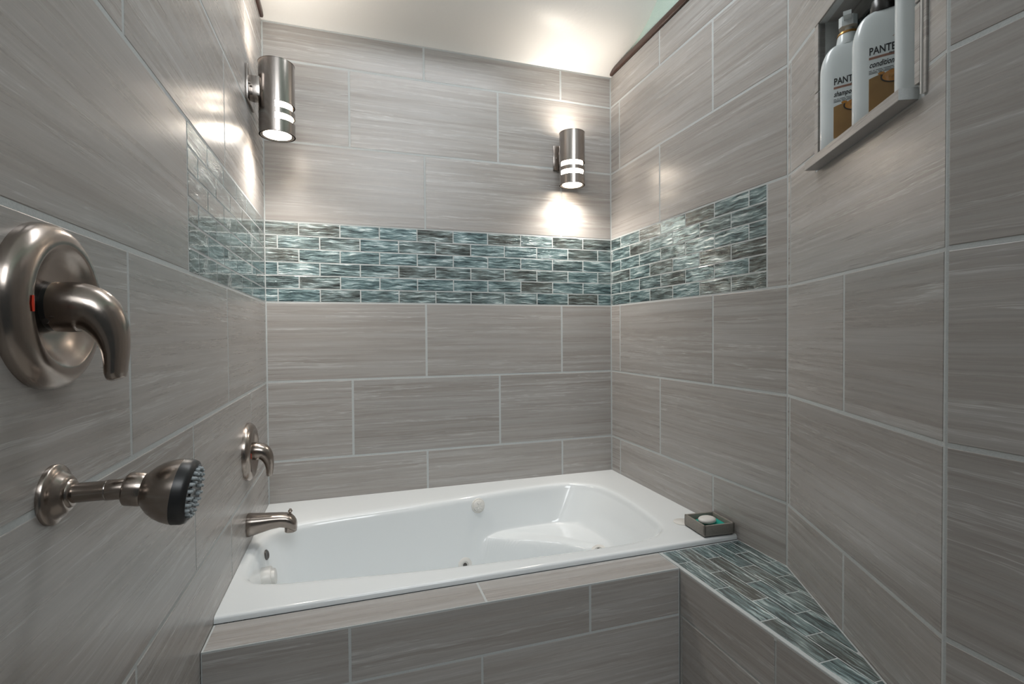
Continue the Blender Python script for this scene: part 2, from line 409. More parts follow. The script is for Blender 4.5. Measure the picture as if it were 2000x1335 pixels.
# ------------------------------------------------------------------ near right wall
fx = W - DL * math.sin(ANG); fd = RE + DL * math.cos(ANG)
PF = Plane(V(fx, fd, 0), D(0, 1, 0), Zv, D(-1, 0, 0))
wf = slab('wall_right_near', PF, [rect(0, 32, FL, TOP)])
tag(wf, 'nearest stretch of the right wall in grey tiles')
row(PF, wf, 0, 32, -4 * p, -3 * p, [18]); row(PF, wf, 0, 32, -3 * p, -2 * p, [26]); row(PF, wf, 0, 32, -2 * p, -p, [14.5]); row(PF, wf, 0, 32, -p, 0, [26])
row(PF, wf, 0, 32, 0, p, [14.5]); row(PF, wf, 0, 32, p, 2 * p, [26]); row(PF, wf, 0, 32, 2 * p, 3 * p, [14.5]); row(PF, wf, 0, 32, 3 * p, TOP, [26])
# ------------------------------------------------------------------ upper walls, ceiling, trims, floor
def boxobj(name, a, b, m, kind='structure', bev=0.0):
    bm = bmesh.new(); add_box(bm, a, b, bev)
    o = link(name, mesh_from(name, bm, m)); o['kind'] = kind; return o
CZ = 80
tag(boxobj('wall_back_upper', V(-0.3, -0.05, TOP), V(W + 0.3, -3, 44), M_paint), 'thin white wall strip above the back wall tiles')
tag(boxobj('wall_right_upper', V(W + 0.3, -3, TOP), V(W + 3, 120, CZ), M_green), 'pale green textured wall above the right wood trim')
tag(boxobj('wall_left_upper', V(-0.3, -3, TOP), V(-3, 120, CZ), M_paint), 'white wall above the left wood trim')
bm = bmesh.new()
cove = [(0.0, 41.62), (0.5, 41.95), (1.2, 42.3), (2.4, 42.65), (4, 42.98), (6, 43.3), (8, 43.7), (10, 44.3), (12, 45.2), (14, 46.5), (16, 48.1), (18, 49.9), (20, 51.8), (24, 55.6), (30, 61.4), (48, CZ), (120, CZ)]
A_ = [[bm.verts.new(V(x, d, z)) for d, z in cove] for x in (-0.35, W + 0.35)]
B_2 = [[bm.verts.new(V(x, d, max(z + 2, 46))) for d, z in cove] for x in (-0.35, W + 0.35)]
for S_ in (A_, B_2):
    for k in range(len(cove) - 1): bm.faces.new((S_[0][k], S_[0][k + 1], S_[1][k + 1], S_[1][k]))
me = mesh_from('ceiling', bm, M_paint, True); ce = link('ceiling', me); tag(ce, 'white textured ceiling curving up from the back wall', kind='structure')
bm = bmesh.new(); add_box(bm, V(W - 0.45, 0.35, TOP + 0.05), V(W + 0.3, RE, TOP + 1.1), 0.006)
o = link('trim_1', mesh_from('trim_1', bm, M_wood, True, 50)); tag(o, 'dark wood trim capping the right tiled wall', kind='structure')
bm = bmesh.new(); add_box(bm, V(-0.3, 0.35, TOP + 0.05), V(0.4, 90, TOP + 1.0), 0.006)
o = link('trim_2', mesh_from('trim_2', bm, M_wood, True, 50)); tag(o, 'dark wood trim capping the left tiled wall', kind='structure')
tag(boxobj('floor', V(-3, -3, FL - 2), V(80, 120, FL), M_floor), 'bathroom floor')

# ------------------------------------------------------------------ tub deck and corner bench
DF = 35.85; BX = 46.25
deck = empty('tub_deck', V(W / 2, DF, FL))
tag(deck, 'grey tiled deck and apron in front of the bathtub', 'tub deck')
PAp = Plane(V(0, DF, 0), X, Zv, -Y)
bm = bmesh.new()
add_box(bm, V(0.05, 31.75, FL), V(BX - 0.02, DF - 0.03, DECK - 0.03))
o = part('grout_bed', bm, M_grout, None, False); adopt(deck, o)
def under(root, before):
    new = [x for x in COL.objects if x not in before]
    for x in new:
        if x.parent is None or x.parent is root:
            mw = x.matrix_basis.copy(); x.parent = root; x.matrix_parent_inverse = Matrix.Translation(-root.location); x.matrix_basis = mw
bef = set(COL.objects)
row(PAp, None, 0, BX, -3 * p, DECK - 0.06, [11.67, 35.35], gap=0.22); row(PAp, None, 0, BX, -4 * p, -3 * p, [-0.1, 23.8], gap=0.22); row(PAp, None, 0, BX, FL, -4 * p, [11.67, 35.35], gap=0.22)
PD = Plane(V(0, 0, DECK), X, Y, Zv)
row(PD, None, 0.1, BX, -DF + 0.02, -31.7, [24.3], gap=0.2)
under(deck, bef)

bench = empty('corner_bench', V(52, 46, FL))
tag(bench, 'corner bench beside the tub topped with dark glass mosaic', 'bench')
bm = bmesh.new()
poly = [(BX + 0.06, 31.75), (W - 0.02, 31.75), (W - 0.02, RE), (fx, fd - 0.1), (BX + 0.06, fd - 0.1)]
prism(bm, [V(x, d, FL) for x, d in poly], Zv * ((DECK - 0.025 + ZF) * IN))
o = part('grout_bed', bm, M_grout, None, False); adopt(bench, o)
bef = set(COL.objects)
PBn = Plane(V(BX, 0, 0), -Y, Zv, -X)
row(PBn, None, DF, fd, -3 * p, DECK - 0.06, [48.9], gap=0.22); row(PBn, None, DF, fd, -4 * p, -3 * p, [36.2, 60.0], gap=0.22); row(PBn, None, DF, fd, FL, -4 * p, [48.9], gap=0.22)
# front edging strip of pale grout-coloured tile along the bench edge
bm = bmesh.new(); add_box(bm, V(BX + 0.0, DF, DECK - 0.5), V(BX + 0.36, fd - 0.4, DECK + 0.02), 0.002)
o = link('edge_strip', mesh_from('edge_strip', bm, M_grout)); tag(o, 'pale edging strip')
def clip(poly, a, b):
    out = []; s = lambda P: (b[0] - a[0]) * (P[1] - a[1]) - (b[1] - a[1]) * (P[0] - a[0])
    for i in range(len(poly)):
        P, Q = poly[i], poly[(i + 1) % len(poly)]; sp, sq = s(P), s(Q)
        if sp >= 0: out.append(P)
        if sp * sq < 0:
            t = sp / (sp - sq); out.append((P[0] + (Q[0] - P[0]) * t, P[1] + (Q[1] - P[1]) * t))
    return out
PT = Plane(V(0, 0, DECK), -Y, X, Zv)      # u = d, v = x
lim = [(32.0, BX + 0.45), (fd - 0.3, BX + 0.45), (fd - 0.3, fx - 0.12), (RE - 0.05, W - 0.16), (32.0, W - 0.16)]
for r in range(6):
    x0 = BX + 0.42 + r * 1.97
    off = 34.95 if r % 2 == 0 else 37.87
    for k in range(-1, 6):
        d0 = off + 5.93 * (k - 1); rc = [(d0 + 0.065, x0 + 0.065), (d0 + 5.93 - 0.065, x0 + 0.065), (d0 + 5.93 - 0.065, x0 + 1.97 - 0.065), (d0 + 0.065, x0 + 1.97 - 0.065)]
        for i in range(5): 
            rc = clip(rc, lim[i], lim[(i + 1) % 5])
            if len(rc) < 3: break
        if len(rc) < 3: continue
        ar = abs(sum(rc[i][0] * rc[(i + 1) % len(rc)][1] - rc[(i + 1) % len(rc)][0] * rc[i][1] for i in range(len(rc)))) / 2
        if ar < 0.12: continue
        poly_tile(PT, None, rc, th=0.25, material=MG, name='glass_tile')
under(bench, bef)

# ------------------------------------------------------------------ bathtub
tub = empty('bathtub', V(W / 2, 16, DECK))
tag(tub, 'white drop-in whirlpool bathtub set in the tiled alcove', 'bathtub')
def catmull(pts, n):
    out = []; k = len(pts)
    for i in range(k):
        p0, p1, p2, p3 = (Vector(pts[(i + j) % k]) for j in (-1, 0, 1, 2))
        for s in range(n):
            t = s / n
            out.append(0.5 * ((2 * p1) + (p2 - p0) * t + (2 * p0 - 5 * p1 + 4 * p2 - p3) * t * t + (3 * p1 - p0 - 3 * p2 + p3) * t ** 3))
    return out
OUT = [(1.0, 14.5), (0.9, 20.5), (1.5, 24.6), (4.2, 26.4), (9, 27.1), (19, 28.4), (29, 29.1), (40, 29.5), (46.6, 29.0), (50.4, 26.6), (51.6, 21), (51.9, 14), (51.0, 8.4), (48.4, 5.6), (44.4, 4.5), (35.5, 5.1), (27, 6.6), (17, 8.0), (9.8, 8.8), (5.2, 9.7), (2.2, 11.4)]
BOT = [(5.5, 15), (5.5, 20), (6.2, 22), (8, 23), (12, 23.4), (19, 24.2), (26, 24.6), (32, 24.4), (36, 23.6), (38.5, 21.6), (39, 18.5), (39, 15), (38.4, 12.2), (36.6, 10.6), (33.4, 10.0), (29, 10.2), (24, 11), (17, 11.8), (11, 12.2), (8, 12.6), (6.2, 13.4)]
n = 10
oc = catmull([(a, b) for a, b in OUT], n); bc = catmull([(a, b) for a, b in BOT], n); K = len(oc)
def nrm(c, i):
    t = c[(i + 1) % K] - c[i - 1]; t.normalize(); return Vector((-t.y, t.x))
cc = Vector((27, 17))
ins = []
for i in range(K):
    v = nrm(oc, i)
    if v.dot(cc - oc[i]) < 0: v = -v
    ins.append(v)
# outer rectangle points matched by direction
def rectpt(i):
    a, b, c, d = 0.03, W - 0.03, 0.03, 31.65
    v = oc[i] - cc; ts = []
    if v.x > 0: ts.append((b - cc.x) / v.x)
    if v.x < 0: ts.append((a - cc.x) / v.x)
    if v.y > 0: ts.append((d - cc.y) / v.y)
    if v.y < 0: ts.append((c - cc.y) / v.y)
    return cc + v * min(ts)
rp = [rectpt(i) for i in range(K)]
for corner in ((0.03, 0.03), (W - 0.03, 0.03), (0.03, 31.65), (W - 0.03, 31.65)):
    cv = Vector(corner); i = min(range(K), key=lambda j: (rp[j] - cv).length); rp[i] = cv
def smooth(a, b, x):
    t = max(0.0, min(1.0, (x - a) / (b - a))); return t * t * (3 - 2 * t)
bm = bmesh.new(); rings = []
def addring(pts): rings.append([bm.verts.new(V(*q_)) for q_ in pts])
def inset(pt, s):
    return Vector((min(max(pt.x, 0.03), W - 0.03), min(pt.y, 31.65 - s)))
addring([(rp[i].x, rp[i].y, DECK) for i in range(K)])
addring([(rp[i].x, rp[i].y, RIM - 0.30) for i in range(K)])
for s, z in ((0.04, -0.16), (0.14, -0.05), (0.30, -0.005), (0.6, 0.0)):
    addring([(*inset(rp[i], s), RIM + z) for i in range(K)])
for f in (0.35, 0.7, 0.9):
    addring([(*(inset(rp[i], 0.6).lerp(oc[i] - ins[i] * 0.35, f)), RIM - 0.03 * f) for i in range(K)])
for s, z in ((-0.30, -0.05), (-0.05, -0.10), (0.14, -0.24), (0.30, -0.48), (0.42, -0.8)):
    addring([(*(oc[i] + ins[i] * s), RIM + z) for i in range(K)])
DEP = 16.5; L0 = 0.8
def ledge(x, d):      # moulded arm rest on the far side: its height at a plan position, or far below
    knots = [(28.5, 4.5), (31, 7.4), (34, 8.9), (38, 10.8), (42, 13.5), (44.5, 16.2), (47, 18.5), (52, 19.5)]
    if x < 28.5: return -99.0
    for (xa, ca), (xb, cb_) in zip(knots, knots[1:]):
        if xa <= x <= xb: c = ca + (cb_ - ca) * (x - xa) / (xb - xa); break
    else: c = 20
    return -36.3 + 0.05 * (44 - x) * 0 - 0.5 * smooth(c - 2.5, c - 0.2, d) - 13.0 * smooth(c - 0.5, c + 2.3, d)
NL = 56
for j in range(1, NL + 1):
    f = j / NL; zz = L0 + (DEP - L0) * f
    # straight wall easing into the floor
    wgt = 0.80 * f + 0.20 * smooth(0.72, 1.0, f)
    zb = RIM - (zz if f < 0.82 else L0 + (DEP - L0) * (0.82 + (f - 0.82) * (1 - 0.35 * (f - 0.82) / 0.18)))
    pts = []
    for i in range(K):
        a = oc[i] + ins[i] * 0.42; P = a.lerp(bc[i], wgt)
        h_ = ledge(P.x, P.y); k_ = 0.35; dz = zb - h_
        zz2 = zb if dz > 4 else (h_ if dz < -4 else 0.5 * (zb + h_ + math.sqrt(dz * dz + k_ * k_)))
        pts.append((P.x, P.y, zz2))
    addring(pts)
cb = Vector((22, 17))
for s in [1 - 0.05 * k for k in range(1, 20)]:
    pts = []
    for i in range(K):
        P = cb + (bc[i] - cb) * s; h_ = ledge(P.x, P.y)
        pts.append((P.x, P.y, max(zb - 0.05, h_)))
    addring(pts)
for A_, B2 in zip(rings, rings[1:]):
    for i in range(K): bm.faces.new((A_[i], B2[i], B2[(i + 1) % K], A_[(i + 1) % K]))
bm.faces.new(rings[-1])
shell = part('tub_shell', bm, M_white, None, True, 60); adopt(tub, shell)
# raycast the shell once to seat the fittings on it
from mathutils.bvhtree import BVHTree
bmt = bmesh.new(); bmt.from_mesh(shell.data); bmt.normal_update(); bvh = BVHTree.FromBMesh(bmt)
def seat(frm, to):
    loc, nor, _, _ = bvh.ray_cast(frm, (to - frm).normalized())
    if nor.dot(frm - loc) < 0: nor = -nor
    return loc, nor
def fit_part(name, frm, to, prof, m, parent=tub, ax=None, seg=32):
    loc, nor = seat(V(*frm), V(*to)); bm = bmesh.new(); lathe(bm, loc - nor * 0.001, ax or nor, prof, seg)
    o = part(name, bm, m, None); adopt(parent, o); return o, loc, nor
# air control knob on the far side: petal-shaped
loc, nor = seat(V(30.7, 20, -31.9), V(30.7, 5, -31.9))
bm = bmesh.new(); lathe(bm, loc, nor, [(-0.1, 1.12), (0.08, 1.12), (0.16, 1.05), (0.16, 0.95), (0.42, 0.88), (0.5, 0.75), (0.5, 0)], 40)
kb = part('air_control_knob', bm, M_fixture, None); adopt(tub, kb)
x_, y_, z_ = frame_from(nor)
for k in range(6):
    a = k * math.pi / 3; bm = bmesh.new()
    c0 = loc + nor * (0.48 * IN) + (x_ * math.cos(a) + y_ * math.sin(a)) * 0.2 * IN; c1 = loc + nor * (0.48 * IN) + (x_ * math.cos(a) + y_ * math.sin(a)) * 0.74 * IN
    sweep(bm, [c0, c0.lerp(c1, 0.5), c1], [(0.0012, 0.0008), (0.0024, 0.0016), (0.0016, 0.001)], nor, 10)
    o = link('knob_ridge', mesh_from('knob_ridge', bm, M_fixture, True)); adopt(tub, o); o.parent = kb; o.matrix_parent_inverse = Matrix.Identity(4)
for nm, frm, to in (('jet', (24.0, 26.5, -31.6), (27.75, 10, -39.29)), ('jet', (41.5, 26.0, -32.5), (49.8, 10, -40.09))):
    o, lc, nr = fit_part('jet', frm, to, [(-0.1, 1.1), (0.08, 1.1), (0.16, 1.0), (0.16, 0.55), (0.05, 0.5), (0.05, 0)], M_fixture)
    bm = bmesh.new(); lathe(bm, lc, nr, [(0.04, 0.32), (0.22, 0.28), (0.24, 0.16), (0.1, 0.12), (0.1, 0)], 20)
    n2 = link('jet_nozzle', mesh_from('jet_nozzle', bm, M_drain, True, 40)); n2.parent = o; n2.matrix_parent_inverse = Matrix.Identity(4)
fit_part('overflow_drain', (6, 14.5, -32.0), (0, 14.0, -32.4), [(0.0, 0.62), (0.12, 0.62), (0.2, 0.52), (0.12, 0.4), (0.12, 0)], M_drain)
loc, nor = seat(V(8, 17.2, -33.6), V(0, 17.2, -33.9))
bm = bmesh.new(); lathe(bm, loc - nor * 0.004, D(1, 0, 0.1), [(0, 1.25), (1.0, 1.25), (1.15, 1.15), (1.15, 0.95), (1.5, 0.9), (1.55, 0.8), (1.55, 0)], 36)
sc = part('suction_cover', bm, M_fixture, None); adopt(tub, sc)
bm = bmesh.new(); lathe(bm, V(53.9, 26.0, RIM - 0.05), Zv, [(0, 1.15), (0.12, 1.15), (0.17, 1.08), (0.17, 0.7), (0.20, 0.65), (0.20, 0)], 40)
o = part('air_switch_button', bm, M_fixture, None); adopt(tub, o)

# ------------------------------------------------------------------ taps
def valve(d, z, label):
    r = empty('bath_valve', V(0, d, z)); tag(r, label, 'tap', 'lever valves on the left wall')
    O = V(0, d, z); ax = D(1, 0, 0)
    bm = bmesh.new()
    lathe(bm, O, ax, [(0, 3.45), (0.30, 3.45), (0.48, 3.38), (0.70, 3.16), (0.84, 2.88), (0.88, 2.62), (0.84, 2.48), (0.66, 2.30), (0.42, 1.90), (0.26, 1.40), (0.22, 1.0), (0.22, 0)], 72)
    e = part('escutcheon', bm, MN, None)
    bm = bmesh.new(); lathe(bm, O, ax, [(0.2, 1.0), (0.55, 1.0), (0.55, 0)], 40)
    c = part('valve_collar', bm, M_black, None)
    # lever: thick barrel leaving the wall, bending down and tapering to a flared lip
    pts2 = [(0.42, 0.0), (0.9, 0.0), (1.3, -0.03), (1.65, -0.15), (1.95, -0.42), (2.2, -0.85), (2.36, -1.35), (2.44, -1.9), (2.44, -2.4), (2.42, -2.8), (2.44, -3.05), (2.46, -3.14)]
    rad = [(1.02, 1.04), (1.04, 1.06), (1.02, 1.04), (0.99, 0.97), (0.93, 0.86), (0.84, 0.72), (0.75, 0.58), (0.69, 0.47), (0.66, 0.41), (0.62, 0.38), (0.50, 0.32), (0.20, 0.14)]
    bm = bmesh.new()
    # subdivide the path for a smooth bend
    P = []; R = []
    for i in range(len(pts2) - 1):
        p0, p1, p2, p3 = (Vector(pts2[max(0, min(len(pts2) - 1, i + j))]) for j in (-1, 0, 1, 2))
        for s in range(4):
            t = s / 4; c_ = 0.5 * ((2 * p1) + (p2 - p0) * t + (2 * p0 - 5 * p1 + 4 * p2 - p3) * t * t + (3 * p1 - p0 - 3 * p2 + p3) * t ** 3)
            P.append(O + Vector((c_.x * IN, 0, c_.y * IN))); a, b_ = rad[i], rad[i + 1]
            R.append(((a[0] * (1 - t) + b_[0] * t) * IN, (a[1] * (1 - t) + b_[1] * t) * IN))
    P.append(O + Vector((pts2[-1][0] * IN, 0, pts2[-1][1] * IN))); R.append((rad[-1][0] * IN, rad[-1][1] * IN))
    sweep(bm, P, R, Vector((0, 1, 0)), 36)
    h = part('lever', bm, MN, None, True, 60)
    bm = bmesh.new(); lathe(bm, O + Vector((0.5 * IN, -1.02 * IN, -0.62 * IN)), Vector((0, -1, 0)), [(0, 0.11), (0.04, 0.11), (0.05, 0)], 14)
    s = part('set_screw', bm, M_drain, None)
    bm = bmesh.new(); P = [O + Vector((x * IN, -y * IN, zz * IN)) for x, y, zz in ((0.905, 2.66, -0.3), (0.905, 2.68, 0.0), (0.905, 2.66, 0.3))]
    sweep(bm, P, [(0.03 * IN, 0.05 * IN), (0.035 * IN, 0.075 * IN), (0.03 * IN, 0.05 * IN)], Vector((1, 0, 0)), 10)
    k = part('hot_marker', bm, M_red, None); tag(k, 'red temperature mark')
    adopt(r, e, c, h, s, k); return r
valve(56.5, -3.75, 'large brushed nickel lever valve above the shower head')
valve(15.4, -19.0, 'smaller looking brushed nickel lever valve above the tub spout')
# spout
sp = empty('tub_spout', V(0, 15.8, -27.75)); tag(sp, 'brushed nickel tub spout with diverter knob over the tub rim', 'spout')
bm = bmesh.new(); O = V(0, 15.8, -27.75)
def sec_ring(x, zc, hw, hh, e=2.6, seg=36):
    out = []
    for i in range(seg):
        a = 2 * math.pi * i / seg; c, s = math.cos(a), math.sin(a)
        out.append(O + Vector((x * IN, math.copysign(abs(c) ** (2 / e), c) * hw * IN, (zc + math.copysign(abs(s) ** (2 / e), s) * hh) * IN)))
    return out
SEC = [(0.0, 0.0, 1.28, 1.30), (0.15, 0.0, 1.32, 1.34), (0.6, 0.02, 1.28, 1.26), (1.5, 0.10, 1.18, 1.10), (2.6, 0.20, 1.08, 0.92), (3.6, 0.22, 1.02, 0.82), (4.3, 0.10, 1.0, 0.86), (4.8, -0.16, 0.98, 0.92), (5.15, -0.42, 0.94, 0.82), (5.38, -0.62, 0.82, 0.60), (5.46, -0.70, 0.55, 0.40)]
RR = [[bm.verts.new(q_) for q_ in sec_ring(*s)] for s in SEC]
for A_, B2 in zip(RR, RR[1:]):
    for i in range(36): bm.faces.new((A_[i], B2[i], B2[(i + 1) % 36], A_[(i + 1) % 36]))
bm.faces.new(RR[0]); bm.faces.new(RR[-1])
sb = part('spout_body', bm, MN, None, True, 50)
bm = bmesh.new(); lathe(bm, O + Vector((4.75 * IN, 0, -0.35 * IN)), -Zv, [(0, 0.72), (0.92, 0.70), (0.98, 0.62), (0.80, 0.55), (0.80, 0)], 32)
so = part('spout_outlet', bm, MN, None)
bm = bmesh.new(); lathe(bm, O + Vector((4.72 * IN, 0, 0.70 * IN)), Zv, [(0, 0.26), (0.08, 0.24), (0.14, 0.13), (0.26, 0.12), (0.36, 0.22), (0.46, 0.27), (0.58, 0.22), (0.62, 0.12), (0.70, 0.15), (0.78, 0.11), (0.80, 0)], 24)
dk = part('diverter_knob', bm, MN, None); adopt(sp, sb, so, dk)
# shower head
sh = empty('shower_head', V(0, 56.3, -11.68)); tag(sh, 'brushed nickel shower head with black nozzle face on wall arm', 'shower head')
O = V(0, 56.3, -11.68); ax = D(1, 0, 0)
bm = bmesh.new(); lathe(bm, O, ax, [(0, 1.26), (0.14, 1.27), (0.22, 1.22), (0.28, 1.05), (0.36, 0.92), (0.55, 0.80), (0.64, 0.70), (0.66, 0.60), (0.74, 0.56), (0.78, 0.50), (0.78, 0.40)], 56)
fl = part('wall_flange', bm, MN, None)
bm = bmesh.new(); lathe(bm, O, ax, [(0.5, 0.415), (1.92, 0.415), (1.95, 0.44), (2.60, 0.44), (2.75, 0.40)], 40)
am = part('shower_arm', bm, MN, None)
bm = bmesh.new(); lathe(bm, O, ax, [(1.90, 0.435), (1.92, 0.445), (1.96, 0.445), (1.98, 0.435)], 40); cl = part('arm_collar', bm, M_steel, None)
hx = D(math.cos(math.radians(9)), 0.0, -math.sin(math.radians(9))); H0 = O + ax * (2.62 * IN)
bm = bmesh.new(); lathe(bm, H0, hx, [(0, 0.40), (0.0, 0.62), (0.06, 0.70), (0.12, 0.725), (0.62, 0.725), (0.70, 0.70), (0.74, 0.72), (0.86, 0.86), (1.05, 1.05), (1.30, 1.22), (1.60, 1.35), (1.90, 1.425), (2.06, 1.44), (2.07, 1.40)], 64)
bl = part('head_bell', bm, MN, None)
bm = bmesh.new(); lathe(bm, H0, hx, [(2.04, 1.40), (2.06, 1.445), (2.40, 1.43), (2.56, 1.36), (2.64, 1.22), (2.60, 1.12), (2.56, 0.5), (2.62, 0.46), (2.64, 0)], 64)
fc = part('nozzle_face', bm, M_black, None)
adopt(sh, fl, am, cl, bl, fc)
xx, yy, zz_ = frame_from(hx)
nz_me = None
for R_, cnt, ph in ((1.06, 22, 0), (0.82, 16, 0.1), (0.58, 10, 0.2)):
    for k in range(cnt):
        a = 2 * math.pi * k / cnt + ph
        if nz_me is None:
            bm = bmesh.new(); lathe(bm, Vector((0, 0, 0)), Vector((0, 0, 1)), [(0, 0.085), (0.17, 0.072), (0.22, 0.05), (0.22, 0)], 10)
            nz_me = mesh_from('nozzle', bm, M_nozzle, True, 50)
        mw = Matrix((xx, yy, zz_)).transposed().to_4x4()
        mw.translation = H0 + hx * (2.555 * IN) + (xx * math.cos(a) + yy * math.sin(a)) * (R_ * IN)
        o = bpy.data.objects.new('nozzle', nz_me); COL.objects.link(o); o.parent = fc
        o.matrix_parent_inverse = Matrix.Identity(4); o.matrix_basis = mw

# ------------------------------------------------------------------ wall lamps
def sconce(base, out, label, z0, z1, plate_w=4.4):
    """base: point on the wall behind the lamp axis (x,d), out: direction off the wall"""
    side = out.cross(Zv).normalized(); R = 2.17; off = 3.3
    zc = (z0 + z1) / 2; O = V(base[0], base[1], z0); root = empty('wall_lamp', V(base[0], base[1], zc + 2))
    tag(root, label, 'wall lamp', 'cylinder wall lamps over the tub')
    C = O + out * (off * IN); Hh = z1 - z0; seg = 72
    # slotted tube: rows of quads, leaving out the two light slits on the front half
    bm = bmesh.new(); zs = [0, 0.10, 1.55, 2.35, 3.0, 3.8, Hh - 0.10, Hh]; front = math.atan2(out.y, out.x)
    for rr, inner in ((R, False), (R - 0.14, True)):
        ringv = []
        for zz in zs: ringv.append([bm.verts.new(C + Vector((math.cos(2 * math.pi * i / seg + front), math.sin(2 * math.pi * i / seg + front), 0)) * (rr * IN) + Zv * (zz * IN)) for i in range(seg)])
        for j in range(len(zs) - 1):
            for i in range(seg):
                am_ = ((i + 0.5) / seg * 360 + 180) % 360 - 180
                if j in (2, 4) and abs(am_) < 88: continue
                bm.faces.new((ringv[j][i], ringv[j][(i + 1) % seg], ringv[j + 1][(i + 1) % seg], ringv[j + 1][i]))
        if inner:
            for j in (0, len(zs) - 1):
                for i in range(seg): bm.faces.new((prev[j][i], prev[j][(i + 1) % seg], ringv[j][(i + 1) % seg], ringv[j][i]))
        prev = ringv
    tube = part('shade', bm, M_steel, None, True, 50)
    bm = bmesh.new(); lathe(bm, C, Zv, [(0.07, R - 0.05), (0.07, R + 0.03), (0.0, R + 0.03), (0.0, R - 0.2), (0.1, R - 0.48)], 72, False) 
    rim = part('bottom_rim', bm, M_steel, None, True, 50)
    bm = bmesh.new(); lathe(bm, C, Zv, [(Hh - 0.07, R - 0.05), (Hh - 0.07, R + 0.03), (Hh, R + 0.03), (Hh, R - 0.3)], 72, False)
    rim2 = part('top_rim', bm, M_steel, None, True, 50)
    bm = bmesh.new(); lathe(bm, C, Zv, [(0.08, 0), (0.08, R - 0.5), (0.3, R - 0.32), (3.95, R - 0.32), (4.0, 0)], 48)
    lens = part('frosted_lens', bm, M_lens, None, True, 50)
    bm = bmesh.new(); lathe(bm, C, Zv, [(Hh - 0.6, 0), (Hh - 0.6, R - 0.2), (Hh - 0.5, R - 0.2), (Hh - 0.45, 0)], 48)
    lens2 = part('frosted_lens', bm, M_lens, None, True, 50)
    zp = Hh * 0.62
    def obox(name, s0, s1, o0, o1, h0, h1, m, bev):
        bm = bmesh.new()
        add_box(bm, (s0 * IN, o0 * IN, h0 * IN), (s1 * IN, o1 * IN, h1 * IN), bev)
        mm = Matrix((side, out, Zv)).transposed().to_4x4(); mm.translation = O
        bmesh.ops.transform(bm, matrix=mm, verts=bm.verts[:])
        return part(name, bm, m, None, True, 30)
    plate = obox('back_plate', -plate_w / 2, plate_w / 2, 0.0, 0.32, zp - 2.15, zp + 2.15, M_steel, 0.0012)
    arm_ = obox('arm', -1.1, 1.1, 0.3, off - R + 0.35, zp - 1.25, zp + 1.25, M_steel, 0.001)
    bm = bmesh.new(); lathe(bm, O + side * (1.6 * IN) + Zv * (zp * IN), out, [(0.3, 0.13), (0.42, 0.15), (0.5, 0.08), (0.5, 0)], 16)
    s1 = part('screw', bm, M_steel, None)
    bm = bmesh.new(); lathe(bm, O - side * (1.6 * IN) + Zv * (zp * IN), out, [(0.3, 0.13), (0.42, 0.15), (0.5, 0.08), (0.5, 0)], 16)
    s2 = part('screw', bm, M_steel, None)
    adopt(root, tube, rim, rim2, lens, lens2, plate, arm_, s1, s2)
    for zz, rx, pw, nm in ((-0.02, 0, 22, 'lamp_beam_down'), (Hh + 0.02, math.pi, 3.8, 'lamp_beam_up')):
        l = bpy.data.lights.new(nm, 'SPOT'); l.energy = pw; l.color = (1.0, 0.925, 0.84); l.spot_size = math.radians(150); l.spot_blend = 1.0
        l.shadow_soft_size = 0.035
        o = bpy.data.objects.new(nm, l); COL.objects.link(o); o.location = C + Zv * (zz * IN); o.rotation_euler = (rx, 0, 0)
    return root
sconce((0, 10.8), D(1, 0, 0), 'brushed nickel cylinder wall lamp on the left wall', 20.8, 30.0)
sconce((48.55, 0), D(0, 1, 0), 'brushed nickel cylinder wall lamp on the back wall', 20.3, 29.2)

# ------------------------------------------------------------------ soap dish and contents
sd = empty('soap_dish', V(55.45, 29.35, RIM)); tag(sd, 'square dark stone soap dish on the tub rim corner', 'soap dish')
rot = Matrix.Rotation(math.radians(-4), 4, 'Z')
def dishbox(bm, a, b, bev=0.0015):
    add_box(bm, Vector(a) * IN, Vector(b) * IN, bev)
bm = bmesh.new(); S = 2.15; wl_ = 0.28
dishbox(bm, (-S, -S, 0.16), (S, S, 0.42)); 
for a, b in (((-S, -S, 0.30), (S, -S + wl_, 1.5)), ((-S, S - wl_, 0.30), (S, S, 1.5)), ((-S, -S, 0.30), (-S + wl_, S, 1.5)), ((S - wl_, -S, 0.30), (S, S, 1.5))): dishbox(bm, a, b)
bmesh.ops.transform(bm, matrix=Matrix.Translation(sd.location) @ rot, verts=bm.verts[:])
db = part('dish_body', bm, M_stone, None, True, 30)
bm = bmesh.new(); dishbox(bm, (-S + 0.15, -S + 0.15, 0.0), (S - 0.15, S - 0.15, 0.2))
bmesh.ops.transform(bm, matrix=Matrix.Translation(sd.location) @ rot, verts=bm.verts[:])
df = part('dish_foot', bm, M_black, None, True, 30); adopt(sd, db, df)
# teal pad leaning in the dish
bm = bmesh.new(); add_box(bm, Vector((-1.45, -1.7, -0.2)) * IN, Vector((1.45, 1.7, 0.2)) * IN, 0.003)
bmesh.ops.subdivide_edges(bm, edges=bm.edges[:], cuts=2, use_grid_fill=True)
me = mesh_from('scrub_pad', bm, M_teal, True, 40)
o = link('scrub_pad', me); o.matrix_world = Matrix.Translation(sd.location + Vector((0.30 * IN, 0.0, 0.76 * IN))) @ rot @ Matrix.Rotation(math.radians(-5), 4, 'Y')
tag(o, 'teal scrub pad lying in the dark soap dish under the soap', 'scrub pad')
bm = bmesh.new(); bmesh.ops.create_uvsphere(bm, u_segments=40, v_segments=20, radius=1.0)
for v in bm.verts:
    z = v.co.z; v.co = Vector((v.co.x * 1.42 * IN, v.co.y * 0.98 * IN, math.copysign(abs(z) ** 0.8, z) * 0.42 * IN))
me = mesh_from('soap_bar', bm, M_soap, True)
